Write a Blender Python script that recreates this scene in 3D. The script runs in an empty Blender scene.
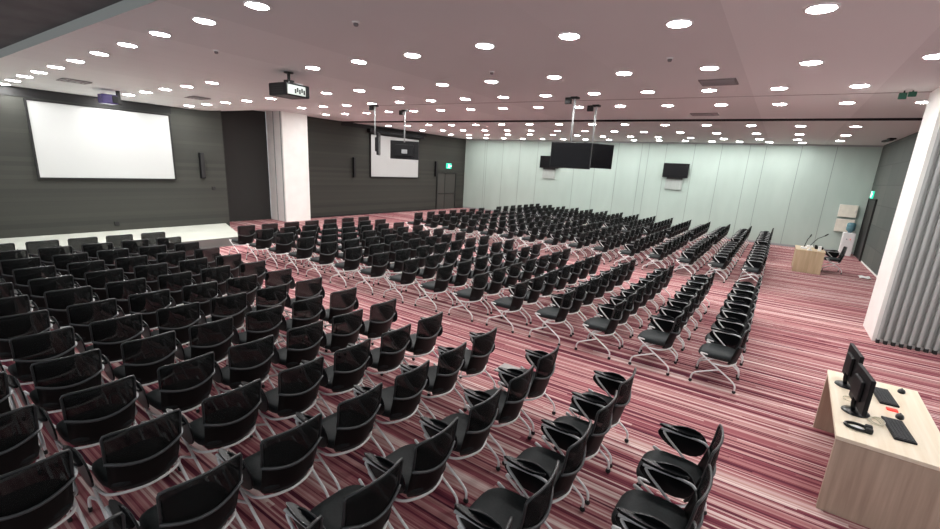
import bpy, bmesh, math, random
from mathutils import Vector, Matrix
random.seed(7)
S = bpy.context.scene
COL = S.collection
PI = math.pi
H = 4.62                       # ceiling height
ORD = ['first','second','third','fourth','fifth','sixth','seventh','eighth','ninth','tenth','eleventh','twelfth',
       'thirteenth','fourteenth','fifteenth','sixteenth','seventeenth']

# ------------------------------------------------------------------ materials
def mat(name, col, rough=.6, metal=0., spec=.5, emit=None, estr=0.):
    m = bpy.data.materials.new(name); m.use_nodes = True
    b = m.node_tree.nodes['Principled BSDF']
    b.inputs['Base Color'].default_value = (*col, 1); b.inputs['Roughness'].default_value = rough
    b.inputs['Metallic'].default_value = metal; b.inputs['Specular IOR Level'].default_value = spec
    if emit:
        b.inputs['Emission Color'].default_value = (*emit, 1); b.inputs['Emission Strength'].default_value = estr
    return m
def nodes(m): return m.node_tree.nodes, m.node_tree.links, m.node_tree.nodes['Principled BSDF']
def math_node(N, L, op, a, b=None):
    n = N.new('ShaderNodeMath'); n.operation = op
    for i, v in enumerate((a, b)):
        if v is None: continue
        if isinstance(v, (int, float)): n.inputs[i].default_value = v
        else: L.new(v, n.inputs[i])
    return n.outputs[0]
def ramp(N, L, fac, stops, interp='LINEAR'):
    r = N.new('ShaderNodeValToRGB'); r.color_ramp.interpolation = interp
    e = r.color_ramp.elements
    while len(e) < len(stops): e.new(.5)
    for k, (p, c) in enumerate(stops):
        e[k].position = p; e[k].color = (*c, 1)
    L.new(fac, r.inputs['Fac']); return r.outputs['Color']
def coords(N):
    t = N.new('ShaderNodeTexCoord'); s = N.new('ShaderNodeSeparateXYZ')
    return t, s
def speckle(m, scale, amt, stretch=(1,1,1)):
    """multiply the base colour by a soft noise, mottling of the material itself"""
    N, L, b = nodes(m); t, _ = coords(N)
    mp = N.new('ShaderNodeMapping'); mp.inputs['Scale'].default_value = stretch; L.new(t.outputs['Object'], mp.inputs['Vector'])
    nz = N.new('ShaderNodeTexNoise'); nz.inputs['Scale'].default_value = scale; nz.inputs['Detail'].default_value = 4
    L.new(mp.outputs['Vector'], nz.inputs['Vector'])
    c = b.inputs['Base Color'].default_value[:3]
    col = ramp(N, L, nz.outputs['Fac'], [(.3, tuple(x*(1-amt) for x in c)), (.7, tuple(min(1, x*(1+amt)) for x in c))])
    L.new(col, b.inputs['Base Color']); return m

M = {}
M['fabric'] = speckle(mat('seat_fabric', (.013,.018,.019), .6, spec=.3), 60, .35)
M['shell'] = mat('black_plastic', (.004,.005,.005), .5, spec=.25)
M['gloss'] = mat('gloss_black_plastic', (.004,.005,.006), .30, spec=.3)
M['rib'] = mat('grey_plastic', (.075,.082,.085), .4)
M['white_tube'] = mat('white_enamel_tube', (.90,.91,.90), .35)
M['grey_tube'] = mat('silver_tube', (.50,.52,.52), .35)
M['rim'] = mat('chair_back_rim', (.028,.031,.032), .35, spec=.5)  # highlight along the back's edge put into a lighter, glossier rim colour
M['rubber'] = mat('black_rubber', (.01,.01,.01), .7)
# open-weave chair mesh: partly see-through
m = mat('chair_mesh', (.004,.005,.005), .6, spec=.2); N, L, b = nodes(m)
tr = N.new('ShaderNodeBsdfTransparent'); mx = N.new('ShaderNodeMixShader')
mx.inputs[0].default_value = .22
L.new(b.outputs[0], mx.inputs[1]); L.new(tr.outputs[0], mx.inputs[2]); L.new(mx.outputs[0], N['Material Output'].inputs['Surface'])
M['mesh'] = m
# carpet: barcode stripes running parallel to the far wall
m = mat('striped_carpet', (.4,.15,.15), .95, spec=.1); N, L, b = nodes(m)
t, s = coords(N); L.new(t.outputs['Object'], s.inputs[0]); X, Y = s.outputs['X'], s.outputs['Y']
def cells(step, seed, seglen):
    row = math_node(N, L, 'FLOOR', math_node(N, L, 'DIVIDE', Y, step))
    w0 = N.new('ShaderNodeTexWhiteNoise'); w0.noise_dimensions = '1D'; L.new(math_node(N, L, 'ADD', row, seed), w0.inputs['W'])
    off = math_node(N, L, 'MULTIPLY', w0.outputs['Value'], 37.)
    seg = math_node(N, L, 'FLOOR', math_node(N, L, 'ADD', math_node(N, L, 'DIVIDE', X, seglen), off))
    w = N.new('ShaderNodeTexWhiteNoise'); w.noise_dimensions = '2D'
    cv = N.new('ShaderNodeCombineXYZ'); L.new(row, cv.inputs[0]); L.new(seg, cv.inputs[1]); L.new(cv.outputs[0], w.inputs['Vector'])
    return w.outputs['Value']
n1 = cells(.020, 3.3, 4.5); n2 = cells(.075, 9.1, 7.); n3 = cells(.31, 5.7, 30.)
n4 = cells(.048, 21.7, 6.)
f = math_node(N, L, 'ADD', math_node(N, L, 'MULTIPLY', n1, .54), math_node(N, L, 'ADD', math_node(N, L, 'MULTIPLY', n4, .31), math_node(N, L, 'ADD', math_node(N, L, 'MULTIPLY', n2, .09), math_node(N, L, 'MULTIPLY', n3, .06))))
col = ramp(N, L, f, [(.12,(.07,.016,.03)), (.27,(.16,.036,.055)), (.41,(.285,.088,.105)), (.55,(.42,.195,.195)), (.71,(.56,.36,.34)), (.88,(.80,.67,.63))])
L.new(col, b.inputs['Base Color']); M['carpet'] = m
# ceiling panels: broad boards running away from the camera, two very close tones
m = mat('ceiling_board', (.7,.6,.6), .9, spec=0.); N, L, b = nodes(m)
t, s = coords(N); L.new(t.outputs['Object'], s.inputs[0]); X = s.outputs['X']; Yc = s.outputs['Y']
w = N.new('ShaderNodeTexWhiteNoise'); w.noise_dimensions = '1D'
L.new(math_node(N, L, 'FLOOR', math_node(N, L, 'DIVIDE', math_node(N, L, 'ADD', X, .9), 2.0)), w.inputs['W'])
v = N.new('ShaderNodeTexVoronoi'); v.inputs['Scale'].default_value = 32; v.inputs['Randomness'].default_value = 0.
L.new(t.outputs['Object'], v.inputs['Vector'])
perf = math_node(N, L, 'LESS_THAN', v.outputs['Distance'], .17)
f = math_node(N, L, 'SUBTRACT', w.outputs['Value'], math_node(N, L, 'MULTIPLY', perf, .9))
col = ramp(N, L, f, [(0,(.69,.715,.705)), (1,(.86,.89,.88))]); L.new(col, b.inputs['Base Color']); M['ceiling'] = m
M['ceiling_plain'] = mat('plain_ceiling_board', (.80,.76,.75), .8)
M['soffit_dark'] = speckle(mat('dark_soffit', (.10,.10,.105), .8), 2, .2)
M['soffit_edge'] = mat('soffit_edge', (.50,.55,.52), .6)
M['slot'] = mat('black_slot', (.006,.006,.007), .7)
# dark stage wall: fabric panels with fine horizontal courses
m = mat('dark_wall_cloth', (.062,.062,.056), .85, spec=.2); N, L, b = nodes(m)
t, s = coords(N); L.new(t.outputs['Object'], s.inputs[0])
w = N.new('ShaderNodeTexWhiteNoise'); w.noise_dimensions = '1D'
L.new(math_node(N, L, 'FLOOR', math_node(N, L, 'DIVIDE', s.outputs['Z'], .12)), w.inputs['W'])
line = math_node(N, L, 'LESS_THAN', math_node(N, L, 'FRACT', math_node(N, L, 'DIVIDE', s.outputs['Z'], .6)), .02)
f = math_node(N, L, 'SUBTRACT', w.outputs['Value'], line)
L.new(ramp(N, L, f, [(0,(.041,.043,.038)), (1,(.053,.054,.047))]), b.inputs['Base Color']); M['wall_dark'] = m
M['wall_black'] = mat('black_cloth', (.014,.014,.014), .85)
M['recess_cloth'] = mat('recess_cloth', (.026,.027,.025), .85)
M['wall_far'] = speckle(mat('pale_green_panel', (.42,.515,.465), .5, spec=.3), 1.4, .05, (1,1,.3))
M['seam'] = mat('panel_seam', (.25,.30,.275), .7)
# right wall: grey green acoustic panels in a running pattern
m = mat('right_wall_panel', (.13,.145,.135), .8); N, L, b = nodes(m)
t, s = coords(N); L.new(t.outputs['Object'], s.inputs[0])
cv = N.new('ShaderNodeCombineXYZ'); L.new(s.outputs['Y'], cv.inputs[0]); L.new(s.outputs['Z'], cv.inputs[1])
br = N.new('ShaderNodeTexBrick'); L.new(cv.outputs[0], br.inputs['Vector'])
br.inputs['Color1'].default_value = (.068,.083,.075,1); br.inputs['Color2'].default_value = (.098,.108,.096,1); br.inputs['Mortar'].default_value = (.055,.064,.06,1)
br.inputs['Scale'].default_value = 1.; br.inputs['Mortar Size'].default_value = .012; br.inputs['Brick Width'].default_value = 1.3; br.inputs['Row Height'].default_value = .75
br.offset = 0.
L.new(br.outputs['Color'], b.inputs['Base Color']); M['wall_right'] = m
M['white_paint'] = speckle(mat('white_paint', (.93,.94,.90), .55), 3, .03)
M['white_paint_shade'] = mat('shaded_white_paint', (.70,.71,.68), .6)  # the white paint again, with shade put into its colour
M['accordion'] = mat('grey_folding_vinyl', (.42,.45,.43), .5)
M['screen'] = mat('matte_white_screen', (.47,.485,.475), .8, spec=.1, emit=(.95,1.,.98), estr=.02)  # faint glow added to the cloth in place of projected light
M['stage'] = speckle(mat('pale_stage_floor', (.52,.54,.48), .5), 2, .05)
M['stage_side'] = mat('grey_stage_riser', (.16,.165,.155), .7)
M['lamp'] = mat('lamp_diffuser', (1,1,1), .5, emit=(1.0,.985,.97), estr=62.)
M['lamp_ring'] = mat('lamp_trim_ring', (.85,.83,.82), .9, spec=0.)
M['vent'] = mat('vent_grey', (.20,.18,.18), .6)
M['vent_slat'] = mat('vent_slat_grey', (.34,.31,.31), .6)
M['tv_screen'] = mat('tv_glass', (.004,.004,.005), .25, spec=.2)
M['tv_case'] = mat('tv_case', (.005,.005,.006), .5, spec=.25)
M['alu'] = mat('aluminium', (.55,.56,.57), .35, metal=.7)
M['grey_metal'] = mat('grey_metal', (.32,.34,.34), .5)
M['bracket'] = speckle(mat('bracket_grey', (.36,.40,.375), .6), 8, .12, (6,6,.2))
M['lens'] = mat('lens_glass', (.55,.70,.66), .1, spec=.8)
M['indigo'] = mat('indigo_lit_plastic', (.035,.02,.12), .3)  # purple light on the projector put into its plastic colour
M['green_sign'] = mat('green_exit_sign', (.02,.35,.22), .5, emit=(.05,.75,.45), estr=.55)
M['sign_white'] = mat('sign_white', (.9,.95,.9), .5, emit=(.8,1,.9), estr=1.2)
M['dark_green'] = mat('dark_green_plastic', (.012,.09,.055), .5)
M['door_dark'] = mat('dark_door', (.008,.008,.008), .5)
M['door_panel'] = mat('dark_olive_door', (.050,.050,.044), .6)
# desk woods
def wood(name, c1, c2, axis):
    m = mat(name, c1, .45); N, L, b = nodes(m); t, _ = coords(N)
    mp = N.new('ShaderNodeMapping'); sc = [9., 9., 9.]; sc[axis] = .5; mp.inputs['Scale'].default_value = sc
    L.new(t.outputs['Object'], mp.inputs['Vector'])
    nz = N.new('ShaderNodeTexNoise'); nz.inputs['Scale'].default_value = 2.2; nz.inputs['Detail'].default_value = 6
    L.new(mp.outputs['Vector'], nz.inputs['Vector'])
    L.new(ramp(N, L, nz.outputs['Fac'], [(.3, c1), (.7, c2)]), b.inputs['Base Color']); return m
M['wood_side'] = wood('oak_veneer_panel', (.40,.30,.22), (.58,.46,.35), 2)
M['wood_top'] = wood('pale_oak_top', (.82,.70,.52), (.92,.83,.67), 1)
M['wood_pale'] = wood('pale_wood_front', (.52,.40,.24), (.66,.53,.35), 2)
M['white_plastic'] = mat('white_plastic', (.82,.83,.82), .4)
M['cream'] = speckle(mat('cream_panel', (.80,.77,.66), .5), 6, .06)
M['blue_bottle'] = mat('blue_water_bottle', (.10,.23,.27), .2, spec=.6)
M['key'] = mat('key_grey', (.035,.038,.042), .5)
M['red'] = mat('red_plastic', (.75,.03,.02), .4, emit=(1,.05,.03), estr=.25)  # plain red plastic with a weak glow added
M['cable_white'] = mat('white_cable', (.75,.70,.55), .5)
M['paper'] = mat('white_paper', (.9,.9,.88), .7)
M['floor_plate'] = mat('grey_floor_plate', (.33,.32,.31), .6)

# ------------------------------------------------------------------ mesh helpers
def box(bm, lo, hi, mi=0, rz=0., c=None):
    x0,y0,z0 = lo; x1,y1,z1 = hi
    vs = [Vector(p) for p in ((x0,y0,z0),(x1,y0,z0),(x1,y1,z0),(x0,y1,z0),(x0,y0,z1),(x1,y0,z1),(x1,y1,z1),(x0,y1,z1))]
    v = [bm.verts.new(p) for p in vs]
    for f in ((3,2,1,0),(4,5,6,7),(0,1,5,4),(1,2,6,5),(2,3,7,6),(3,0,4,7)):
        bm.faces.new([v[i] for i in f]).material_index = mi
    return v
def rounded(bm, lo, hi, r=.01, seg=2, mi=0):
    t = bmesh.new(); box(t, lo, hi)
    bmesh.ops.bevel(t, geom=t.edges[:], offset=r, segments=seg, affect='EDGES', profile=.6)
    merge(bm, t, mi=mi)
def merge(bm, t, mat4=None, mi=None):
    mp = {}
    for v in t.verts: mp[v] = bm.verts.new(mat4 @ v.co if mat4 else v.co)
    for f in t.faces:
        try:
            g = bm.faces.new([mp[v] for v in f.verts]); g.smooth = f.smooth
            g.material_index = f.material_index if mi is None else mi
        except ValueError: pass
    t.free()
def fillet(pts, r, n=4):
    pts = [Vector(p) for p in pts]; out = [pts[0]]
    for a, b, c in zip(pts, pts[1:], pts[2:]):
        d1, d2 = (a-b), (c-b); k = min(r, d1.length*.48, d2.length*.48)
        p, q = b + d1.normalized()*k, b + d2.normalized()*k
        for i in range(n+1):
            u = i/n; out.append(p*(1-u)**2 + b*2*u*(1-u) + q*u*u)
    return out + [pts[-1]]
def tube(bm, pts, r, sides=8, mi=0, flat=1.):
    pts = [Vector(p) for p in pts]; rings = []; nrm = None
    for i, p in enumerate(pts):
        d = (pts[min(i+1, len(pts)-1)] - pts[max(i-1, 0)]).normalized()
        if nrm is None:
            ref = Vector((0,0,1)) if abs(d.z) < .9 else Vector((0,1,0)); nrm = d.cross(ref).normalized()
        else: nrm = (nrm - d*nrm.dot(d)).normalized()
        bn = d.cross(nrm)
        rings.append([bm.verts.new(p + nrm*math.cos(2*PI*k/sides)*r + bn*math.sin(2*PI*k/sides)*r*flat) for k in range(sides)])
    for a, b in zip(rings, rings[1:]):
        for k in range(sides):
            f = bm.faces.new((a[k], a[(k+1)%sides], b[(k+1)%sides], b[k])); f.smooth = True; f.material_index = mi
    bm.faces.new(rings[0][::-1]).material_index = mi; bm.faces.new(rings[-1]).material_index = mi
def lathe(bm, prof, n=20, at=(0,0,0), mi=0, cap=True):
    at = Vector(at); R = [[bm.verts.new(at + Vector((r*math.cos(2*PI*k/n), r*math.sin(2*PI*k/n), z))) for k in range(n)] for r, z in prof]
    for a, b in zip(R, R[1:]):
        for k in range(n):
            f = bm.faces.new((a[k], a[(k+1)%n], b[(k+1)%n], b[k])); f.smooth = True; f.material_index = mi
    if cap:
        bm.faces.new(R[0][::-1]).material_index = mi; bm.faces.new(R[-1]).material_index = mi
def grid(bm, fn, nu, nv, mi=0, thick=0., smooth=True):
    """surface fn(u,v) for u,v in 0..1, made solid by `thick` along its normal"""
    t = bmesh.new(); V = [[t.verts.new(fn(i/nu, j/nv)) for j in range(nv+1)] for i in range(nu+1)]
    for i in range(nu):
        for j in range(nv):
            t.faces.new((V[i][j], V[i+1][j], V[i+1][j+1], V[i][j+1])).smooth = smooth
    t.normal_update()
    if thick: bmesh.ops.solidify(t, geom=t.faces[:], thickness=thick)
    merge(bm, t, mi=mi)
def prism(bm, poly, z0, z1, mi=0, to=None):
    a = [bm.verts.new(to(x,y,z0) if to else (x,y,z0)) for x,y in poly]; b = [bm.verts.new(to(x,y,z1) if to else (x,y,z1)) for x,y in poly]
    n = len(poly)
    bm.faces.new(a[::-1]).material_index = mi; bm.faces.new(b).material_index = mi
    for k in range(n): bm.faces.new((a[k], a[(k+1)%n], b[(k+1)%n], b[k])).material_index = mi
def obj(name, bm, mats, parent=None, loc=None, rz=0.):
    me = bpy.data.meshes.new(name)
    bmesh.ops.recalc_face_normals(bm, faces=bm.faces[:]); bm.to_mesh(me); bm.free()
    for x in (mats if isinstance(mats, (list, tuple)) else [mats]): me.materials.append(M[x])
    o = bpy.data.objects.new(name, me); COL.objects.link(o)
    if parent: o.parent = parent
    if loc is not None: o.location = loc
    o.rotation_euler.z = rz; return o
def tag(o, label, cat, group=None, kind=None):
    o['label'] = label; o['category'] = cat
    if group: o['group'] = group
    if kind: o['kind'] = kind
    return o
def thing(name, label, cat, loc=(0,0,0), rz=0., group=None):
    o = bpy.data.objects.new(name, None); COL.objects.link(o); o.location = loc; o.rotation_euler.z = rz
    o.empty_display_size = .1
    return tag(o, label, cat, group)
def struct(name, bm, mats, label, cat):
    return tag(obj(name, bm, mats), label, cat, kind='structure')
def dup(root, loc, rz, label, group=None):
    r = root.copy(); COL.objects.link(r); r.location = loc; r.rotation_euler.z = rz; r['label'] = label
    if group: r['group'] = group
    for ch in root.children:
        c = ch.copy(); COL.objects.link(c); c.parent = r
        for g in ch.children:
            d = g.copy(); COL.objects.link(d); d.parent = c
    return r
def single(name, mats, label, cat, build, group=None, loc=None, rz=0.):
    bm = bmesh.new(); build(bm); return tag(obj(name, bm, mats, loc=loc, rz=rz), label, cat, group)
def part(name, mats, parent, build, label=None):
    bm = bmesh.new(); build(bm); o = obj(name, bm, mats, parent)
    if label: o['label'] = label
    return o

# ------------------------------------------------------------------ the room
def zc(X, Y):                  # the ceiling slopes down a little towards the stage screen
    sx = min(max((-X-8.)/9., 0), 1)**1.2; sy = min(max((10.9-Y)/3., 0), 1)
    return H - .46*sx*sy
XL, XS, XRC, YF, XR = -18.35, -16.9, -18.95, 25.35, 3.08
Y0 = 2.78                      # where the lit ceiling ends and the raised dark soffit over the camera begins
bm = bmesh.new(); box(bm, (-19.5,-3.,-.12), (8.,YF+.3,0)); struct('floor', bm, 'carpet', 'red and pink striped carpet under all the chairs', 'floor')
def slot_y(x): return 14.98 + (x+18.3)*.045
bm = bmesh.new()
xs = [-19.4 + i*(27.4/60) for i in range(61)]
def ye(x): return Y0*(zc(x,Y0)-2.8)/1.82
def ysn(x): return [ye(x) + i*((11.2-ye(x))/24) for i in range(25)]
V = [[bm.verts.new((x, y, zc(x, y))) for y in ysn(x)] + [bm.verts.new((x, slot_y(x), H))] for x in xs]
W = [[bm.verts.new((x, slot_y(x)+.45, H)), bm.verts.new((x, YF+.3, H))] for x in xs]
for A in (V, W):
    for a, b in zip(A, A[1:]):
        for k in range(len(a)-1):
            f = bm.faces.new((a[k], a[k+1], b[k+1], b[k])); f.smooth = True
top = [bm.verts.new(p) for p in ((-19.4,1.9,5.2),(8,1.9,5.2),(8,YF+.3,5.2),(-19.4,YF+.3,5.2))]; bm.faces.new(top)
struct('ceiling', bm, 'ceiling', 'pinkish grey board ceiling full of round downlights', 'ceiling')
bm = bmesh.new()
a = bm.verts.new; q = [a((-19.4,slot_y(-19.4)-.01,H+.14)), a((8,slot_y(8)-.01,H+.14)), a((8,slot_y(8)+.46,H+.14)), a((-19.4,slot_y(-19.4)+.46,H+.14))]
bm.faces.new(q)
for A_, B_ in ((q[0],q[1]),(q[2],q[3])):
    lo = [a((A_.co.x,A_.co.y,H-.012)), a((B_.co.x,B_.co.y,H-.012))]; bm.faces.new((A_,B_,lo[1],lo[0]))
struct('trim_1', bm, 'slot', 'black slot running across the ceiling parallel to the far wall', 'ceiling slot')
bm = bmesh.new()
for xa, xb in zip(xs, xs[1:]):
    f = bm.faces.new([bm.verts.new(p) for p in ((xa,ye(xa),zc(xa,Y0)-.01),(xb,ye(xb),zc(xb,Y0)-.01),(xb,ye(xb),zc(xb,Y0)+.15),(xa,ye(xa),zc(xa,Y0)+.15))])
struct('trim_2', bm, 'soffit_edge', 'pale edge strip between dark soffit and lit ceiling', 'ceiling edge')
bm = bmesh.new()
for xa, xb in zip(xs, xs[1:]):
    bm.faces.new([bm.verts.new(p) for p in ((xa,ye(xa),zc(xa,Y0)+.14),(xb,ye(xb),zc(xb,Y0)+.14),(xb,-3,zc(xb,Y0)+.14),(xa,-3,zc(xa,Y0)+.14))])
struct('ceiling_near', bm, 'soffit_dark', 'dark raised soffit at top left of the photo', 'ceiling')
# thin board joint between the fourth and fifth lamp rows
bm = bmesh.new(); prism(bm, [(-12,10.95),(2.6,11.95),(2.6,11.985),(-12,10.985)], H-.004, H+.01)
struct('trim_3', bm, 'vent', 'thin joint line across the ceiling boards', 'ceiling joint')

# left (stage) wall in three steps
bm = bmesh.new(); box(bm, (XS-.3,-3,0), (XS,8.45,4.9))
struct('wall_left', bm, 'wall_dark', 'dark grey stage wall behind the large left screen', 'wall')
bm = bmesh.new(); box(bm, (XS-.02,-3,3.93), (XS+.02,6.85,4.9))
struct('trim_4', bm, 'wall_black', 'black band along the wall top above the left screen', 'wall band')
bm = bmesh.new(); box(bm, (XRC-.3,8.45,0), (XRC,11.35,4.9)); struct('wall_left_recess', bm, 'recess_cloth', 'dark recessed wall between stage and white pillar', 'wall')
bm = bmesh.new(); box(bm, (XL-.3,12.0,0), (XL,YF+.3,4.9)); struct('wall_left_rear', bm, 'wall_dark', 'dark grey wall right of the white pillar with far screen', 'wall')
bm = bmesh.new(); box(bm, (XL-.02,14.9,4.42), (XL+.04,21.2,4.9)); struct('trim_5', bm, 'wall_black', 'black band along the wall top above the far screen', 'wall band')
bm = bmesh.new(); box(bm, (XL,12.9,0), (XL+.02,YF,.09)); struct('baseboard_left', bm, 'wall_black', 'dark skirting along the left wall', 'baseboard')
# pillar on the stage wall
bm = bmesh.new(); box(bm, (-18.95,11.36,0), (-17.78,12.58,4.9))
for z0, z1 in ((0,4.9),): box(bm, (-18.42,11.345,z0), (-18.38,11.36,z1), 1); box(bm, (-17.9,11.34,z0), (-17.86,11.36,z1), 1)
struct('trim_6', bm, ['white_paint','grey_metal'], 'square white pillar standing against the dark left wall', 'pillar')
# far wall of folding panels
bm = bmesh.new(); box(bm, (-19,YF,0), (8,YF+.3,4.9)); struct('wall_far', bm, 'wall_far', 'pale green far wall of tall movable panels', 'wall')
bm = bmesh.new()
for x in (-16.75,-16.6,-15.35,-14.1,-12.85,-10.4,-9.15,-7.9,-6.65,-6.28,-5.4,-4.05,-2.84,-1.66,-1.01,.35,1.6): box(bm, (x-.012,YF-.006,.1), (x+.012,YF,H))
struct('trim_7', bm, 'seam', 'vertical joints between the far wall panels', 'wall joints')
bm = bmesh.new(); box(bm, (-18.3,YF-.02,0), (XR,YF,.10)); box(bm, (-18.3,YF-.05,H-.07), (XR,YF,H+.05))
struct('baseboard_far', bm, 'grey_metal', 'grey track at foot and head of the far wall', 'baseboard')
# right wall, column and accordion partition
bm = bmesh.new(); box(bm, (XR,12.,0), (XR+.3,YF+.3,4.9)); struct('wall_right', bm, 'wall_right', 'grey green panelled wall behind the slanting white column', 'wall')
bm = bmesh.new(); box(bm, (XR-.02,12.07,0), (XR,23.0,.05)); struct('baseboard_right', bm, 'white_paint', 'pale skirting along the right wall', 'baseboard')
bm = bmesh.new(); box(bm, (1.92,10.95,0), (3.2,12.07,4.9)); struct('trim_8', bm, 'white_paint', 'wide white column at right beside the folding partition', 'column')
# pleated partition
bm = bmesh.new(); pts = []; x = 1.96; k = 0
while x < 6.6:
    pts += [(x, 10.93 - (.0 if k%2 else .10))]; x += .062 if k%2 else .05; k += 1
    pts += [(x-.004, pts[-1][1])]; 
a = [bm.verts.new((p[0],p[1],.07)) for p in pts]; b = [bm.verts.new((p[0],p[1],4.9)) for p in pts]
for i in range(len(pts)-1): bm.faces.new((a[i],a[i+1],b[i+1],b[i]))
part_o = tag(obj('folding_partition', bm, 'accordion'), 'grey pleated folding partition at the right edge of the photo', 'partition', kind='structure')
bm = bmesh.new(); k = 0
for i in range(0, len(pts)-1, 4):
    p = pts[i]; box(bm, (p[0]+.005, p[1]-.012, .0), (p[0]+.055, p[1]+.08, .07))
obj('foot_seal', bm, 'rubber', part_o)
# near left wall behind the frame is open hall: nothing of it shows

# stage
bm = bmesh.new(); P = [(XS,-3),(-13.9,-3),(-13.9,7.3),(XS,8.3)]
prism(bm, P, .03, .26, 0); bm.faces.ensure_lookup_table()
bmesh.ops.recalc_face_normals(bm, faces=bm.faces[:])
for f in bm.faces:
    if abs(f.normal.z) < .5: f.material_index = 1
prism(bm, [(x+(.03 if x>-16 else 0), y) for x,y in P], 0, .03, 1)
struct('floor_stage', bm, ['stage','stage_side'], 'low pale stage with grey front below the left screen', 'stage')

# ------------------------------------------------------------------ screens, doors, speakers on the left wall
def wall_screen(label, x, y0, y1, z0, z1):
    t = thing('projection_screen', label, 'screen', (x, (y0+y1)/2, z0), group='wall screens'); w = (y1-y0)/2; h = z1-z0
    part('screen_surface', 'screen', t, lambda b: box(b, (.0,-w,0), (.03,w,h)))
    def fr(b):
        e = .045
        box(b, (-.02,-w-e,-e), (.05,w+e,0)); box(b, (-.02,-w-e,h), (.05,w+e,h+e)); box(b, (-.02,-w-e,0), (.05,-w,h)); box(b, (-.02,w,0), (.05,w+e,h))
    part('border_frame', 'wall_black', t, fr, 'black border'); return t
wall_screen('large white projection screen at left above the stage', XS+.03, 3.42, 6.74, 1.87, 3.86)
wall_screen('smaller white projection screen right of the white pillar', XL+.03, 16.75, 20.5, 2.02, 4.17)
def screen_case(b): rounded(b, (XL+.03,16.5,4.25), (XL+.28,20.75,4.45), .03)
single('screen_housing', 'tv_case', 'long black roller housing above the far screen', 'housing', screen_case)
def column_speaker(label, x, y, z0, z1):
    t = thing('column_speaker', label, 'speaker', (x, y, z0), group='slim wall speakers')
    part('cabinet', 'tv_case', t, lambda b: rounded(b, (.03,-.07,0), (.15,.07,z1-z0), .015))
    part('grille', 'rubber', t, lambda b: rounded(b, (.145,-.055,.03), (.155,.055,z1-z0-.03), .004))
    part('bracket', 'grey_metal', t, lambda b: (box(b, (0,-.03,.2), (.04,.03,.26)), box(b, (0,-.03,z1-z0-.26), (.04,.03,z1-z0-.2))))
column_speaker('slim black column speaker right of the large left screen', XS, 7.62, 1.9, 2.76)
column_speaker('slim black column speaker between white pillar and far screen', XL, 15.6, 1.95, 2.95)
column_speaker('slim black column speaker between far screen and dark door', XL, 22.15, 2.1, 3.03)
def wall_plate(label, x, y, z): single('socket_plate', 'rubber', label, 'socket', lambda b: rounded(b, (x,y-.06,z-.06), (x+.03,y+.06,z+.06), .008))
wall_plate('small black wall plate below the first column speaker', XS, 7.98, 1.55)
wall_plate('small dark socket low on wall under the large screen', XS, 5.0, .48)
# door in left wall
def door_leaf(b): box(b, (0,-.93,0), (.03,.93,2.3)); 
d = tag(part('door_1', 'door_panel', None, door_leaf), 'dark double door under the exit sign on the left wall', 'door', kind='structure'); d.location = (XL,23.35,0)
def frame(b):
    box(b, (-.01,-1.02,0), (.06,-.93,2.38)); box(b, (-.01,.93,0), (.06,1.02,2.38)); box(b, (-.01,-1.02,2.3), (.06,1.02,2.38)); box(b, (0,-.2,0), (.045,-.16,2.3))
part('door_frame', 'door_dark', d, frame); part('push_bar', 'rubber', d, lambda b: tube(b, [(.08,-.85,1.02),(.08,.85,1.02)], .02))
def exit_sign(label, loc, rz, w=.55, h=.34):
    t = thing('exit_sign', label, 'exit sign', loc, rz)
    part('sign_box', 'green_sign', t, lambda b: rounded(b, (-w/2,-.05,0), (w/2,0,h), .012))
    def man(b):                      # white running figure and arrow
        def pl(poly): prism(b, poly, -.056, -.05, to=lambda x,y,z: Vector((x,z,y)))
        c = (-.03,.26); pl([(c[0]+.03*math.cos(k*PI/5), c[1]+.03*math.sin(k*PI/5)) for k in range(10)])
        pl([(-.07,.21),(-.0,.23),(.03,.13),(-.03,.12)]); pl([(-.03,.13),(.03,.14),(.06,.05),(.02,.04)]); pl([(-.03,.14),(.0,.12),(-.09,.05),(-.13,.07)])
        pl([(-.0,.22),(.08,.17),(.07,.15),(-.0,.19)]); pl([(.13,.15),(.13,.19),(.18,.19),(.18,.22),(.24,.17),(.18,.12),(.18,.15)])
    part('pictogram', 'sign_white', t, man, 'white running figure and arrow'); return t
exit_sign('green exit sign above dark door on the left wall', (XL+.02,23.5,2.62), PI/2, .52, .34)
exit_sign('green exit sign above the dark door at the far right corner', (XR-.02,24.45,2.46), -PI/2, .5, .3)
d = tag(part('door_2', 'door_dark', None, lambda b: box(b, (-.03,-.85,0), (0,.85,2.4))), 'tall black doorway in right wall near the far corner', 'door', kind='structure'); d.location = (XR,24.1,0)
part('door_frame', 'rubber', d, lambda b: (box(b, (-.06,-.93,0), (.01,-.85,2.46)), box(b, (-.06,.85,0), (.01,.93,2.46)), box(b, (-.06,-.93,2.4), (.01,.93,2.46))))

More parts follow.
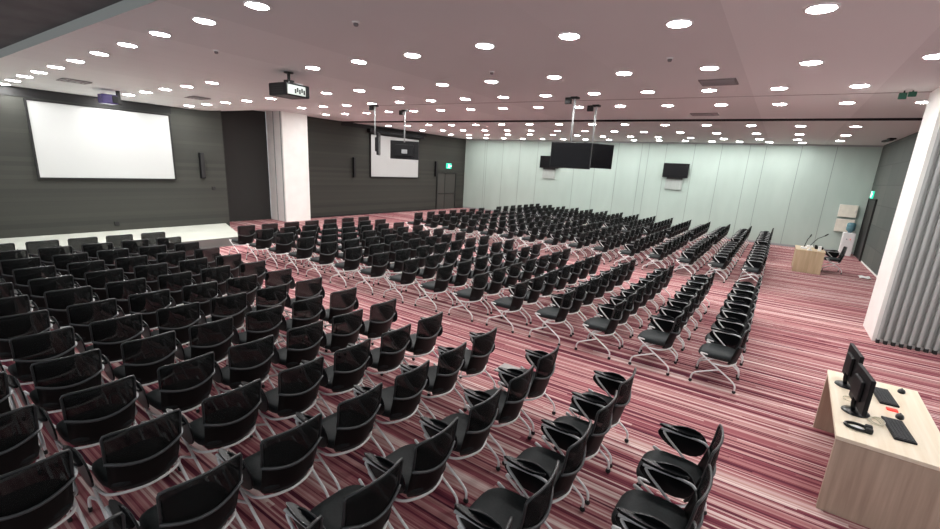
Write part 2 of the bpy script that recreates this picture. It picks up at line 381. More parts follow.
# ------------------------------------------------------------------ ceiling downlights
LAMPS = [  # unseen lamps at right row ends added to brighten the desk
 [(-16.62,3.0),(-15.85,3.05),(-15.0,3.1),(-14.15,3.17),(-13.21,3.24),(-12.18,3.31),(-11.08,3.38),(-9.92,3.45),(-8.68,3.48),(-7.25,3.5),(-5.85,3.48),(1.45,3.52),(2.85,3.52)],
 [(-16.46,5.16),(-15.6,5.3),(-14.75,5.42),(-13.85,5.54),(-12.95,5.68),(-11.93,5.81),(-8.43,6.14),(-7.04,6.15),(-5.69,6.16),(-4.17,6.13),(-2.8,6.16),(-1.4,6.19),(-.02,6.26),(1.4,6.3),(2.8,6.3)],
 [(-16.14,7.09),(-15.38,7.27),(-14.53,7.43),(-13.67,7.62),(-12.67,7.78),(-10.61,8.13),(-9.53,8.34),(-8.31,8.51),(-6.93,8.54),(-5.61,8.57),(-4.13,8.57),(-2.78,8.65),(-1.38,8.7),(-.01,8.8),(1.38,8.9),(2.8,8.95)],
 [(-15.07,10.45),(-13.8,10.44),(-12.62,10.48),(-11.3,10.39),(-10.09,10.39),(-8.9,10.45),(-7.67,10.46),(-6.45,10.47),(-5.24,10.5),(-4.02,10.52),(-2.84,10.63),(-1.64,10.75),(-.43,10.86),(.79,10.96)],
 [(-16.5,12.6),(-15.22,12.56),(-13.84,12.46),(-12.51,12.33),(-11.26,12.32),(-10.02,12.3),(-8.8,12.34),(-7.57,12.31),(-6.35,12.31),(-5.19,12.51),(-4.01,12.51),(-2.84,12.67),(-1.63,12.78),(-.43,12.92),(.79,12.99),(2.05,13.16)],
 [(-17.15,16.88),(-15.84,16.94),(-14.28,16.7),(-12.98,16.76),(-11.6,16.7),(-10.27,16.69),(-8.95,16.69),(-7.66,16.72),(-6.37,16.83),(-5.18,16.96),(-3.83,17.12),(-2.53,17.25),(-1.24,17.45),(.08,17.65),(1.43,17.84)],
 [(-16.94,19.27),(-15.5,19.25),(-14.14,19.23),(-12.78,19.21),(-11.48,19.19),(-10.2,19.25),(-8.9,19.3),(-7.63,19.39),(-6.36,19.49),(-5.21,19.76),(-3.82,19.91),(-2.54,20.14),(-1.22,20.19),(.11,20.46),(1.44,20.63)],
 [(-16.9,21.8),(-15.6,21.8),(-14.32,21.76),(-12.73,21.4),(-11.35,21.3),(-10.06,21.32),(-8.89,21.61),(-7.73,22.05),(-6.39,22.02),(-5.18,22.16),(-3.84,22.42),(-2.56,22.71),(-1.21,22.67),(.1,22.72),(1.48,23.1)],
 [(-17.2,24.1),(-15.9,24.1),(-14.6,24.1),(-13.3,24.1),(-12.0,24.1),(-10.7,24.1),(-9.4,24.1),(-8.1,24.1),(-6.8,24.1),(-5.55,24.1),(-4.35,24.15),(-3.2,24.2),(-2.05,24.2),(-.9,24.25),(.3,24.3)],
]
lamp0 = None
for i, row in enumerate(LAMPS):
    for j, (x, y) in enumerate(row):
        lab = 'round white downlight, %s ceiling row from the camera, %s from the left' % (ORD[i], ORD[j])
        loc = (x, y, zc(x, y))
        if lamp0 is None:
            lamp0 = thing('downlight', lab, 'ceiling light', loc, group='ceiling downlights')
            part('diffuser', 'lamp', lamp0, lambda b: lathe(b, [(.127,-.012),(.125,-.016),(.11,-.019),(.07,-.021),(.02,-.022)], 24))
            part('trim_ring', 'lamp_ring', lamp0, lambda b: lathe(b, [(.135,.01),(.16,.0),(.16,-.010),(.145,-.016),(.135,-.012)], 24, cap=False))
        else: dup(lamp0, loc, 0., lab)

# ------------------------------------------------------------------ other ceiling things
def vent(label, x0, x1, y0, y1, n=7):
    z = zc((x0+x1)/2, (y0+y1)/2); t = thing('ceiling_vent', label, 'air vent', ((x0+x1)/2,(y0+y1)/2,z), group='ceiling vents'); w, d = (x1-x0)/2, (y1-y0)/2
    part('vent_box', 'vent', t, lambda b: box(b, (-w,-d,-.012), (w,d,.01)))
    part('vent_frame', 'vent', t, lambda b: [box(b, *q) for q in (((-w-.03,-d-.03,-.02),(w+.03,-d,.005)),((-w-.03,d,-.02),(w+.03,d+.03,.005)),((-w-.03,-d,-.02),(-w,d,.005)),((w,-d,-.02),(w+.03,d,.005)))])
    for k in range(n):
        yy = -d + (k+.5)*2*d/n
        part('slat', 'vent_slat', t, lambda b: box(b, (-w,yy-.012,-.022), (w,yy+.012,-.012)))
vent('grey rectangular vent near the ceiling centre right, nearer of two', -1.66, -1.1, 9.68, 10.2)
vent('grey rectangular vent just before the black ceiling slot', -2.54, -1.9, 14.3, 14.7)
vent('long dark vent in the ceiling above the left screen', -14.95, -14.45, 3.66, 4.15, 4)
vent('dark vent in the ceiling beyond second downlight row at left', -14.75, -14.2, 6.4, 6.8, 4)
for lab, x, y in (('small smoke detector right of the ceiling projector', -5.18,4.48), ('small smoke detector left of the grey ceiling vent', -1.83,7.84), ('small smoke detector between first and second downlight rows at left', -8.91,4.46), ('small smoke detector near the ceiling centre', -5.07,7.75)):
    t = thing('smoke_detector', lab, 'smoke detector', (x,y,zc(x,y)), group='smoke detectors')
    part('base', 'white_plastic', t, lambda b: lathe(b, [(.05,.005),(.055,-.01),(.05,-.018)], 14)); part('sensor_head', 'vent', t, lambda b: lathe(b, [(.035,-.018),(.032,-.045),(.02,-.055)], 14))
# green hanging sign at the right
t = thing('hanging_sign', 'dark green hanging sign on the ceiling left of the column top', 'sign', (1.57,11.70,H), .1)
part('sign_panel', 'dark_green', t, lambda b: (rounded(b, (-.13,-.02,-.15), (-.01,.02,-.04), .01), rounded(b, (.0,-.02,-.11), (.12,.02,-.02), .01)))
part('stem', 'rubber', t, lambda b: (tube(b, [(-.06,0,-.06),(-.06,0,0)], .012), tube(b, [(.06,0,-.04),(.06,0,0)], .012)))
# security camera at far right corner
t = thing('security_camera', 'black camera on a long ceiling bracket at far right corner', 'camera', (2.75,22.2,H), math.radians(-82))
part('bracket', 'rubber', t, lambda b: box(b, (-.35,-.05,-.09), (.5,.05,-.03))); part('mount', 'rubber', t, lambda b: tube(b, [(.1,0,-.04),(.1,0,0)], .03)); part('camera_body', 'tv_case', t, lambda b: rounded(b, (.36,-.1,-.06), (.6,.1,.0), .02))
# main ceiling projector
t = thing('ceiling_projector', 'black projector hanging from the ceiling in front of the white pillar', 'projector', (-9.30,6.16,zc(-9.3,6.16)), math.radians(3))
Zp = -.24
part('pole', 'rubber', t, lambda b: (lathe(b, [(.1,-.0),(.1,-.02)], 16), tube(b, [(0,0,-.01),(0,0,Zp)], .035, 10), rounded(b, (-.08,-.08,Zp-.0), (.08,.08,Zp+.08), .01)))
part('body', 'tv_case', t, lambda b: rounded(b, (-.30,-.30,Zp-.27), (.30,.30,Zp-.01), .03, 3))
part('rear_panel', 'bracket', t, lambda b: rounded(b, (.295,-.27,Zp-.24), (.312,.18,Zp-.05), .006), 'pale panel with sockets')
for k in range(5):
    part('socket', 'rubber', t, lambda b: rounded(b, (.308,-.10+k*.055,Zp-.21+.03*(k%2)), (.318,-.06+k*.055,Zp-.12+.03*(k%2)), .004))
def lensf(b):
    tm = bmesh.new(); lathe(tm, [(.06,0),(.06,.05),(.045,.055)], 18); merge(b, tm, Matrix.Translation((-.295,.0,Zp-.14)) @ Matrix.Rotation(-PI/2, 4, 'Y'))
part('lens', 'lens', t, lensf)
for k in range(4):
    part('vent_slot', 'rubber', t, lambda b: box(b, (-.2,-.304,Zp-.22+k*.045), (.2,-.298,Zp-.20+k*.045)))
part('mount_arm', 'alu', t, lambda b: [tube(b, [(0,0,Zp+.05),(sx*.24,sy*.18,Zp)], .01, 6) for sx in (-1,1) for sy in (-1,1)])
# small projector over the left screen, its purple glow put into the body colour
zz = zc(-15.3,4.9)-.002; t = thing('screen_projector', 'indigo lit projector hanging above the large left screen', 'projector', (-15.3,4.9,zz), 0)
part('ceiling_mount', 'rubber', t, lambda b: rounded(b, (-.04,.02,-.34), (.04,.10,.0), .01)); part('body', 'indigo', t, lambda b: rounded(b, (-.15,-.36,-.36), (.15,.0,-.12), .03))
part('lens_panel', 'tv_case', t, lambda b: rounded(b, (.145,-.13,-.33), (.165,-.0,-.15), .01))

# ------------------------------------------------------------------ televisions
def tv(t, w, h, loc, rz, back=True):
    """screen faces local -Y; parts under thing t"""
    Mx = Matrix.Translation(loc) @ Matrix.Rotation(rz, 4, 'Z')
    def put(name, m_, fn, label=None):
        b = bmesh.new(); tm = bmesh.new(); fn(tm); merge(b, tm, Mx); o = obj(name, b, m_, t)
        if label: o['label'] = label
    put('screen', 'tv_screen', lambda b: box(b, (-w/2+.02,-.042,-h/2+.025), (w/2-.02,-.036,h/2-.02)))
    put('casing', 'tv_case', lambda b: rounded(b, (-w/2,-.04,-h/2), (w/2,.03,h/2), .012))
    put('back_cover', 'tv_case', lambda b: rounded(b, (-w*.32,.02,-h*.34), (w*.32,.09,h*.30), .02))
    put('mount_plate', 'grey_metal', lambda b: rounded(b, (-.10,.085,-.12), (.10,.115,.02), .01))
def hanging_tv(label, x, y, zt, w, h, rz, zbot, off=0.):
    t = thing('hanging_television', label, 'television', (x, y, zt), group='ceiling hung televisions')
    part('pole', 'grey_metal', t, lambda b: tube(b, [(0,0,0),(0,0,zbot+h*.5-.05)], .024, 10))
    part('ceiling_mount', 'rubber', t, lambda b: (rounded(b, (-.09,-.09,-.05), (.09,.09,0), .01), rounded(b, (-.25,-.04,-.16), (-.09,.04,-.01), .01)))
    d = Vector((math.sin(rz), -math.cos(rz), 0))
    tv(t, w, h, Vector((0,0,zbot)) + d*.12 + Vector((math.cos(rz), math.sin(rz), 0))*off, rz); return t
hanging_tv('large black hanging television nearest the room centre, screen towards camera', -4.64, 10.91, H, 1.03, .63, math.radians(8), -1.40, .07)
hanging_tv('black hanging television turned sideways behind the larger one', -4.58, 12.28, H, 1.06, .66, math.radians(62), -1.33, .14)
hanging_tv('black hanging television seen edge-on at left of far screen', -11.66, 10.86, H, 1.10, .70, math.radians(133), -1.25, -.10)
hanging_tv('black hanging television in front of the far white screen', -11.48, 12.1, H, 1.02, .64, math.radians(38+180), -1.36, 0)
def wall_tv(label, x, z):
    t = thing('wall_television', label, 'television', (x, YF, z), group='far wall televisions')
    tv(t, 1.24, .72, Vector((0,-.13,0)), 0.)
    part('shelf_bracket', 'rubber', t, lambda b: box(b, (-.38,-.14,-.44), (.38,0,-.36)))
    part('grey_panel', 'bracket', t, lambda b: rounded(b, (-.43,-.07,-.98), (.40,-.0,-.40), .015), 'grey panel with fine upright streaks')  # flat grey panel below the television
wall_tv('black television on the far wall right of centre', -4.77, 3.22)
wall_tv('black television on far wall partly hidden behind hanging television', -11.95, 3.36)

# ------------------------------------------------------------------ chairs
def wback(v): return .205 + .03*v
def back_pt(u, z, dx=0.):            # u -1..1 across, z height; the back leans and wraps forward at its sides
    v = (z-.36)/.53; w = .222 + .020*v
    if z < .43: w -= .035*((.43-z)/.07)**2
    c = .085 - .045*v
    return Vector((.195 + .070*v + .02*math.sin(PI*v) - c*u*u + dx, u*w, z))
def ribz(u): return .60 + .055*u*u
def seat_fn(b):
    n = 24; cx = -.045
    def ring(s, z, dip): 
        out = []
        for k in range(n):
            a = 2*PI*k/n; c, d = math.cos(a), math.sin(a); e = .55
            x = math.copysign(abs(c)**e, c)*.245*s; y = math.copysign(abs(d)**e, d)*.25*s
            out.append(b.verts.new((cx+x, y, z - (dip*max(0, -x-.1)))))
        return out
    R = [ring(.90,.405,.0), ring(.98,.420,.05), ring(1.,.445,.10), ring(.97,.470,.17), ring(.86,.487,.2), ring(.5,.490,.12), ring(.2,.486,.0)]
    for p, q in zip(R, R[1:]):
        for k in range(n): b.faces.new((p[k], p[(k+1)%n], q[(k+1)%n], q[k])).smooth = True
    b.faces.new(R[0][::-1]); b.faces.new(R[-1])
def mesh_fn(b): grid(b, lambda u, v: back_pt(2*u-1, ribz(2*u-1)*(1-v) + .888*v), 8, 5, thick=.004)
def rim_fn(b):
    pts = [back_pt(-1, ribz(1)+.0)] + [back_pt(-1, z) for z in (.73,.80,.86)] + [back_pt(-.96,.884)] + [back_pt(-.8+.2*k, .892) for k in range(9)] + [back_pt(.96,.884)] + [back_pt(1, z) for z in (.86,.80,.73)] + [back_pt(1, ribz(1))]
    tube(b, pts, .010, 6)
def shell_fn(b): grid(b, lambda u, v: back_pt(2*u-1, .362*(1-v) + ribz(2*u-1)*v), 8, 6, thick=.018)
def rib_fn(b): tube(b, [back_pt(-1.04+.208*k, ribz(-1.04+.208*k), .012) for k in range(11)], .011, 6)
def rail_fn(b):
    pts = [(-.09,-.262,.352), (.06,-.245,.345)] + [(.196-.085*(u*u), u*.220, .350) for u in (-.98,-.8,-.5,0,.5,.8,.98)] + [(.06,.245,.345), (-.09,.262,.352)]
    tube(b, fillet(pts, .03, 2), .0112, 7)
def rear_leg_fn(s): return lambda b: tube(b, fillet([(-.08,s*.20,.43),(-.17,s*.245,.455),(-.25,s*.264,.470),(-.20,s*.264,.43),(.20,s*.264,.165),(.247,s*.265,.115),(.247,s*.265,.03)], .045, 3), .0112, 7)
def front_leg_fn(s): return lambda b: tube(b, fillet([(.02,s*.262,.283),(-.27,s*.262,.155),(-.302,s*.264,.10),(-.302,s*.264,.03)], .05, 3), .0112, 7)
def foot_fn(x, s):
    def fn(b):
        tm = bmesh.new(); lathe(tm, [(.012,-.012),(.02,-.012),(.024,-.006),(.024,.006),(.02,.012),(.012,.012)], 10)
        merge(b, tm, Matrix.Translation((x, s*.265, .024)) @ Matrix.Rotation(PI/2, 4, 'X'))
        tube(b, [(x,s*.265,.02),(x,s*.265,.05)], .011, 6)
    return fn
def strut_fn(b): tube(b, fillet([(.04,.25,.42),(.03,.272,.44),(-.15,.272,.60),(-.185,.272,.648),(-.12,.275,.660)], .04, 3), .011, 7)
def bar_fn(b): tube(b, fillet([(-.20,.275,.658),(.08,.275,.664),(.155,.262,.660),(.185,.236,.645)], .05, 3), .013, 7, flat=.8)
def leaf(n, a, c, x0, z0):           # teardrop outline: blunt towards the back, narrow at the front
    out = []
    for k in range(n):
        t = 2*PI*k/n; x = a*math.cos(t); z = c*math.sin(t)*(1+.30*math.cos(t))
        out.append((x0+x, z0+z))
    return out
def pad_fn(b):
    tm = bmesh.new(); prism(tm, leaf(18, .175, .036, -.05, .300), .668, .690)
    bmesh.ops.bevel(tm, geom=[e for e in tm.edges if abs(e.verts[0].co.z-e.verts[1].co.z) < 1e-6], offset=.006, segments=2, affect='EDGES'); merge(b, tm)
def tablet_fn(b):
    tm = bmesh.new(); prism(tm, leaf(22, .20, .135, -.03, .588), .322, .336, to=lambda x,z,y: Vector((x, y + (z-.588)*-.10, z)))
    bmesh.ops.bevel(tm, geom=[e for e in tm.edges if abs(e.verts[0].co.y-e.verts[1].co.y) < .03 and e.calc_length() > .02 and abs(e.verts[0].co.z-e.verts[1].co.z)+abs(e.verts[0].co.x-e.verts[1].co.x) > .01], offset=.004, segments=1, affect='EDGES'); merge(b, tm)
def hinge_fn(b): tube(b, [(-.06,.278,.655),(-.06,.325,.645)], .012, 6); tube(b, [(.02,.278,.657),(.02,.325,.645)], .012, 6)

def full_chair(label, group):
    t = thing('conference_chair', label, 'chair', group=group)
    part('seat', 'fabric', t, seat_fn)
    bk = part('backrest', 'mesh', t, mesh_fn, 'see-through black mesh'); part('backrest_rim', 'rim', bk, rim_fn)
    part('lower_back', 'shell', t, shell_fn); part('lumbar_rib', 'rib', t, rib_fn, 'grey curved rib')
    part('seat_rail', 'white_tube', t, rail_fn, 'white tube')
    for s in (-1, 1):
        lg = part('leg', 'white_tube', t, rear_leg_fn(s)); part('foot', 'rubber', lg, foot_fn(.247, s), 'black foot')
        lg = part('leg', 'white_tube', t, front_leg_fn(s)); part('foot', 'rubber', lg, foot_fn(-.302, s), 'black foot')
    ar = part('armrest', 'gloss', t, pad_fn, 'gloss black pad'); part('arm_strut', 'white_tube', ar, strut_fn, 'white tube'); part('arm_bar', 'grey_tube', ar, bar_fn, 'silver bar')
    tb = part('writing_tablet', 'gloss', t, tablet_fn, 'folded black leaf-shaped tablet'); part('hinge', 'rubber', tb, hinge_fn)
    return t
def lite_chair(label, group):         # the same chair with its small pieces joined, for the farther block
    t = thing('conference_chair', label, 'chair', group=group)
    part('seat', 'fabric', t, seat_fn)
    part('backrest', ['mesh','shell','rib','rim'], t, lambda b: lite_back(b))
    part('frame', ['white_tube','rubber'], t, lambda b: lite_frame(b), 'white tube')
    part('armrest', ['gloss','white_tube','grey_tube'], t, lambda b: lite_arm(b)); part('writing_tablet', 'gloss', t, tablet_fn)
    return t
def add(b, fn, mi):
    tm = bmesh.new(); fn(tm); merge(b, tm, mi=mi)
def lite_back(b): add(b, mesh_fn, 0); add(b, rim_fn, 3); add(b, shell_fn, 1); add(b, rib_fn, 2)
def lite_frame(b):
    add(b, rail_fn, 0)
    for s in (-1,1):
        add(b, rear_leg_fn(s), 0); add(b, front_leg_fn(s), 0); add(b, foot_fn(.247,s), 1); add(b, foot_fn(-.302,s), 1)
def lite_arm(b): add(b, pad_fn, 0); add(b, strut_fn, 1); add(b, bar_fn, 2)

ROWX = [-.07 - i*.853 - .225 for i in range(15)]
def jit(a=.015, r=2.0): return random.uniform(-a,a), random.uniform(-a,a), math.radians(random.uniform(-r,r))
NA = [4,5,6,7,7,7,7,7,6,6,6,6,5,5,5]
G = ['chairs in the block nearest the camera', 'chairs in the middle block beyond the cross aisle', 'chairs in the third block']
ch0 = None
for i in range(15):
    for k in range(NA[i]):
        if i == 0 and k == 0: continue
        dx, dy, rz = jit(.009, 1.3)
        loc = (ROWX[i]+dx, 4.22-.64*k+dy, 0)
        lab = 'black mesh chair in nearest block, %s row from the back, %s from the carpet aisle' % (ORD[i], ORD[k - (1 if i == 0 else 0)])
        if ch0 is None:
            ch0 = full_chair(lab, G[0]); ch0.location = loc; ch0.rotation_euler.z = rz
        else: dup(ch0, loc, rz, lab, G[0])
for i in range(15):
    for k in range(7):
        dx, dy, rz = jit(.008, 1.2)
        lab = 'black mesh chair in second block, %s row from the back, %s beyond the near aisle' % (ORD[i], ORD[k])
        dup(ch0, (ROWX[i]+dx, 6.84-.028*i+(.645+.004*i)*k+dy, 0), rz, lab, G[1])
ch1 = None
for i in range(15):
    for k in range(7):
        dx, dy, rz = jit(.008, 1.2); loc = (ROWX[i]+dx, 14.42-.06*i+(.655+.008*i)*k+dy, 0)
        lab = 'black mesh chair in third block, %s row from the back, %s beyond the second aisle' % (ORD[i], ORD[k])
        if ch1 is None:
            ch1 = lite_chair(lab, G[2]); ch1.location = loc; ch1.rotation_euler.z = rz
        else: dup(ch1, loc, rz, lab, G[2])
# the last block, past three hundred chairs: one object
bm = bmesh.new(); slots = ['fabric','mesh','shell','rib','white_tube','rubber','gloss','grey_tube']
tmpl = bmesh.new()
for fn, mi in ((seat_fn,0),(mesh_fn,1),(rim_fn,2),(shell_fn,2),(rib_fn,3),(rail_fn,4),(pad_fn,6),(tablet_fn,6),(strut_fn,4),(bar_fn,7)): add(tmpl, fn, mi)
for s in (-1,1):
    for fn, mi in ((rear_leg_fn(s),4),(front_leg_fn(s),4),(foot_fn(.247,s),5),(foot_fn(-.302,s),5)): add(tmpl, fn, mi)
bmesh.ops.recalc_face_normals(tmpl, faces=tmpl.faces[:]); tmpl.verts.index_update()
tv_ = [v.co.copy() for v in tmpl.verts]; tf = [([v.index for v in f.verts], f.material_index, f.smooth) for f in tmpl.faces]; tmpl.free(); bm.free()
verts, faces, mis, sms = [], [], [], []
for i in range(15):
    for k in range(7):
        dx, dy, rz = jit(.008, 1.2); mx = Matrix.Translation((ROWX[i]+dx, 19.80+(.66+.006*i)*k+dy, 0)) @ Matrix.Rotation(rz, 4, 'Z'); o_ = len(verts)
        verts += [mx @ v for v in tv_]
        for ix, mi, sm in tf: faces.append([o_+q for q in ix]); mis.append(mi); sms.append(sm)
me = bpy.data.meshes.new('distant_chairs'); me.from_pydata(verts, [], faces)
for s_ in slots: me.materials.append(M[s_])
me.polygons.foreach_set('material_index', mis); me.polygons.foreach_set('use_smooth', sms); me.update()
o = bpy.data.objects.new('distant_chairs', me); COL.objects.link(o)
tag(o, 'far last block of black chairs in rows below the pale green wall', 'chairs', kind='stuff')

# ------------------------------------------------------------------ the desk at right
DX0, DX1, DY0, DY1, DH = .785, 1.55, 4.57, 6.30, .74
t = thing('computer_desk', 'pale oak desk with slab ends at bottom right of photo', 'desk', ((DX0+DX1)/2,(DY0+DY1)/2,0), -.03); w, d = (DX1-DX0)/2, (DY1-DY0)/2
part('desk_top', 'wood_top', t, lambda b: rounded(b, (-w,-d,DH-.035), (w,d,DH), .003, 1))
part('end_panel', 'wood_side', t, lambda b: rounded(b, (-w+.005,-d+.004,0), (w-.005,-d+.05,DH-.035), .003, 1))
part('end_panel', 'wood_side', t, lambda b: rounded(b, (-w+.005,d-.05,0), (w-.005,d-.004,DH-.035), .003, 1))
part('modesty_panel', 'wood_side', t, lambda b: box(b, (.1,-d+.05,.25), (.12,d-.05,DH-.035)))
def monitor(label, x, y, rz):
    t = thing('computer_monitor', label, 'monitor', (x,y,DH), rz, 'monitors on the desk')      # screen towards local +X
    part('stand_base', 'gloss', t, lambda b: lathe(b, [(.10,0),(.11,.006),(.105,.014),(.05,.022),(.02,.026)], 24))
    part('stand_neck', 'gloss', t, lambda b: (tube(b, fillet([(-.02,0,.02),(-.035,0,.10),(-.02,0,.22)], .05), .02, 10)))
    def tilt(fn):
        def f(b):
            tm = bmesh.new(); fn(tm); merge(b, tm, Matrix.Translation((0,0,.10)) @ Matrix.Rotation(math.radians(0), 4, 'Y'))
        return f
    part('casing', 'tv_case', t, tilt(lambda b: rounded(b, (-.02,-.235,-.03), (.015,.235,.32), .008)))
    part('back_cover', 'tv_case', t, tilt(lambda b: rounded(b, (-.05,-.12,.05), (-.015,.12,.25), .015)))
    part('screen', 'tv_screen', t, tilt(lambda b: box(b, (.015,-.22,-.01), (.018,.22,.305))))
monitor('black monitor at the far end of the desk', .95, 5.90, math.radians(5))
monitor('black monitor in the middle of desk, nearer of two', .95, 5.22, math.radians(6))
def keyboard(label, x, y, rz):
    t = thing('keyboard', label, 'keyboard', (x,y,DH), rz, 'keyboards on the desk')
    part('keyboard_case', 'tv_case', t, lambda b: rounded(b, (-.075,-.215,0), (.075,.215,.018), .006))
    for k in range(5):
        xx = -.055 + k*.026
        def keys(b):
            for j in range(15): box(b, (xx-.010,-.2+j*.0265,.018), (xx+.010,-.2+j*.0265+.022,.024))
        part('key_row', 'key', t, keys)
keyboard('black keyboard on the desk nearer the camera', 1.23, 5.06, math.radians(4))
keyboard('black keyboard on the desk beyond the red mouse pad', 1.24, 5.84, math.radians(4))
def mouse(label, x, y, m_):
    t = thing('computer_mouse', label, 'mouse', (x,y,DH), math.radians(80))
    part('mouse_body', m_, t, lambda b: lathe_oval(b, .055, .032, .034)); part('scroll_wheel', 'rubber', t, lambda b: tube(b, [(.03,-.006,.030),(.03,.006,.030)], .007, 8))
def lathe_oval(b, a, c, h):
    tm = bmesh.new(); lathe(tm, [(1,0),(1,.25),(.93,.55),(.75,.82),(.4,.97),(.1,1.)], 20); merge(b, tm, Matrix.Diagonal((a,c,h,1)))
mouse('black mouse at the far end of the nearer keyboard', 1.29, 5.38, 'gloss')
mouse('small black mouse beside the farther keyboard at desk edge', 1.42, 6.12, 'gloss')
single('red_pad', 'red', 'small bright red pad between the two keyboards', 'pad', lambda b: rounded(b, (1.215,5.49,DH), (1.30,5.555,DH+.012), .004))
# coiled cable, oval device
def coil(b): tube(b, [Vector((1.07+.045*math.cos(k*.45)+.001*k, 5.10+.08*math.sin(k*.45), DH+.007+.0006*k)) for k in range(34)], .005, 6)
single('white_cable', 'cable_white', 'loose pale cable coiled beside the nearer monitor base', 'cable', coil)
def coil2(b): tube(b, [Vector((.93+.05*math.cos(k*.5), 5.50+.06*math.sin(k*.5), DH+.007+.0006*k)) for k in range(20)], .004, 6)
single('beige_cable', 'cable_white', 'short beige cable loop between the two monitors', 'cable', coil2)
t = thing('headset', 'black oval headset lying on the desk corner nearest the camera', 'headset', (.925,4.86,DH), math.radians(-4))
part('headband', 'gloss', t, lambda b: tube(b, [(.085*math.cos(a), .06*math.sin(a), .015) for a in [PI*.12+k*PI*1.76/22 for k in range(23)]], .013, 8))
part('ear_cushion', 'rubber', t, lambda b: rounded(b, (.05,-.06,0), (.105,-.008,.045), .015, 3)); part('ear_cushion', 'rubber', t, lambda b: rounded(b, (.05,.008,0), (.105,.06,.045), .015, 3))
part('liner', 'white_plastic', t, lambda b: lathe_oval(b, .05, .035, .015), 'white inside')
# operator chair behind the desk
dup(ch0, (2.12,5.42,0), math.radians(4), 'black chair behind the oak desk at the right edge of photo', 'single chairs at desks')

# ------------------------------------------------------------------ far table and its things
t = thing('speaker_table', 'small pale wood table near the far wall at right', 'table', (1.11,18.78,0))
part('table_top', 'wood_pale', t, lambda b: rounded(b, (-.40,-.64,.71), (.40,.64,.745), .005, 1))
part('front_panel', 'wood_pale', t, lambda b: box(b, (-.385,-.63,0), (.385,-.59,.71))); part('end_panel', 'wood_pale', t, lambda b: box(b, (-.385,.59,0), (.385,.63,.71)))
part('modesty_panel', 'wood_pale', t, lambda b: box(b, (-.37,-.59,.05), (-.34,.59,.71)))
def goose(label, x, y, lean, h):
    t = thing('gooseneck_microphone', label, 'microphone', (x,y,.745))
    part('base', 'white_plastic', t, lambda b: rounded(b, (-.09,-.12,0), (.09,.12,.06), .015)); part('neck', 'rubber', t, lambda b: tube(b, [(0,0,.05),(lean*.2,0,h*.4),(lean*.5,0,h*.75),(lean,0,h)], .012, 6))
    part('capsule', 'rubber', t, lambda b: tube(b, [(lean,0,h),(lean*1.25,0,h+.08)], .02, 8))
goose('white based gooseneck microphone at left of far table', .93, 18.6, .10, .42)
goose('thin gooseneck microphone leaning right on the far table', 1.12, 19.22, .34, .44)
t = thing('desk_telephone', 'black telephone at right end of the far table', 'telephone', (1.36,18.95,.745)); part('phone_body', 'tv_case', t, lambda b: rounded(b, (-.12,-.1,0), (.12,.1,.08), .02)); part('handset', 'gloss', t, lambda b: rounded(b, (-.13,-.09,.08), (-.05,.09,.13), .02))
single('white_carton', 'white_plastic', 'small white carton on the far table between microphones and telephone', 'carton', lambda b: rounded(b, (1.30,18.35,.745), (1.39,18.47,.90), .01))
single('name_card', 'white_plastic', 'folded white card at near edge of the far table', 'card', lambda b: prism(b, [(-.12,0),(.0,.09),(.12,0)], 18.2, 18.36, to=lambda x,z,y: Vector((1.08+x*.6, y, .745+z))))
dup(ch0, (1.84,19.15,0), math.radians(4), 'black chair standing at the right side of the far table', 'single chairs at desks')
# cabinets on the far wall, water cooler, paper
def cab(label, z0, z1, x0):
    t = thing('wall_cabinet', label, 'cabinet', (x0, YF, z0), group='cream wall cabinets')
    part('cabinet_body', 'grey_metal', t, lambda b: rounded(b, (0,-.14,0), (.64,0,z1-z0), .01)); part('cabinet_door', 'cream', t, lambda b: rounded(b, (-.0,-.165,.0), (.64,-.14,z1-z0), .008)); part('latch', 'alu', t, lambda b: box(b, (.57,-.18,(z1-z0)/2-.04), (.59,-.165,(z1-z0)/2+.04)))
cab('cream cabinet on the far wall, upper of two', 1.59, 2.12, 2.16); cab('cream cabinet on the far wall, lower of two', .95, 1.50, 2.16)
t = thing('water_cooler', 'white water cooler with blue bottle in the far right corner', 'water cooler', (2.66,24.6,0))
part('cooler_body', 'white_plastic', t, lambda b: rounded(b, (-.21,-.19,0), (.21,.19,.98), .03)); part('bottle', 'blue_bottle', t, lambda b: lathe(b, [(.05,.97),(.08,1.03),(.15,1.09),(.155,1.2),(.145,1.24),(.155,1.28),(.15,1.36),(.10,1.41)], 18), 'blue bottle')
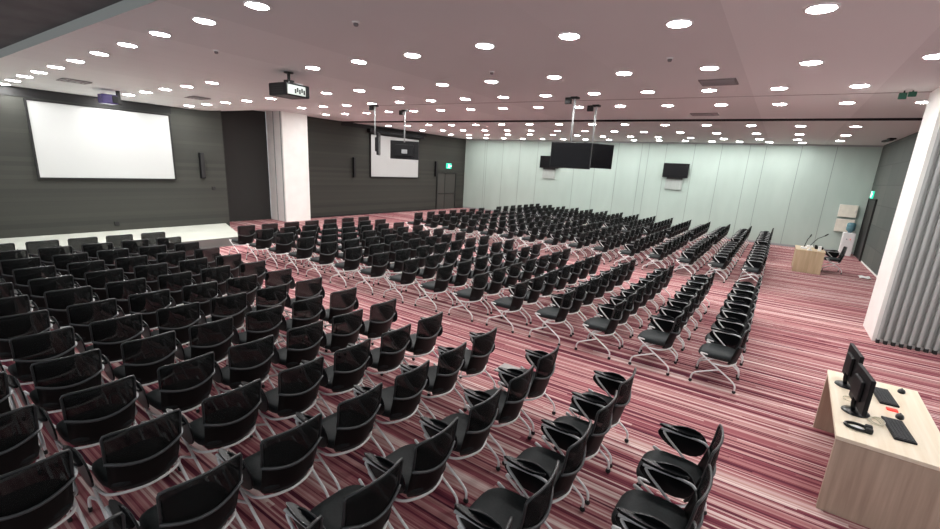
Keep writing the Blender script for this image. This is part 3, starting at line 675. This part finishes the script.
part('tap_recess', 'grey_metal', t, lambda b: rounded(b, (-.12,-.18,.55), (.12,-.165,.80), .01)); part('tap', 'blue_bottle', t, lambda b: tube(b, [(-.06,-.16,.74),(-.06,-.21,.72),(-.06,-.21,.69)], .012, 6)); part('tap', 'red', t, lambda b: tube(b, [(.06,-.16,.74),(.06,-.21,.72),(.06,-.21,.69)], .012, 6))
single('paper_sheet', 'paper', 'crumpled white paper on the carpet by the right wall', 'paper', lambda b: grid(b, lambda u,v: Vector((2.55+u*.3, 18.6+v*.5, .012+.03*abs(math.sin(u*5+v*3)))), 6, 6, thick=.003))
single('floor_plate', 'floor_plate', 'grey floor outlet plate on carpet aisle beside near chairs', 'floor plate', lambda b: rounded(b, (-2.93,5.0,.0), (-2.63,5.3,.012), .004))

# ------------------------------------------------------------------ light, camera, view
w = bpy.data.worlds.new('World'); S.world = w; w.use_nodes = True
bg = w.node_tree.nodes['Background']; bg.inputs['Color'].default_value = (.92,.95,1,1); bg.inputs['Strength'].default_value = .40
cam = bpy.data.cameras.new('camera'); co = bpy.data.objects.new('camera', cam); COL.objects.link(co)
F, PX, PY, PITCH, ROLL, YAW = 439.574, 4.472, 13.653, 0.24665, 0.05727, -0.59113
cam.sensor_fit = 'HORIZONTAL'; cam.sensor_width = 36; cam.lens = F/940*36
cam.shift_x = -PX/940; cam.shift_y = PY/940; cam.clip_start = .05; cam.clip_end = 200
fw = Vector((math.sin(YAW)*math.cos(PITCH), math.cos(YAW)*math.cos(PITCH), -math.sin(PITCH)))
rt = Vector((math.cos(YAW), -math.sin(YAW), 0)); up = rt.cross(fw)
r2 = rt*math.cos(ROLL) + up*math.sin(ROLL); u2 = -rt*math.sin(ROLL) + up*math.cos(ROLL)
co.matrix_world = Matrix(((r2.x,u2.x,-fw.x,0),(r2.y,u2.y,-fw.y,0),(r2.z,u2.z,-fw.z,2.8),(0,0,0,1)))
S.camera = co
vs = S.view_settings; vs.view_transform = 'Standard'; vs.look = 'None'; vs.gamma = 1; vs.use_curve_mapping = False; vs.exposure = 1.22
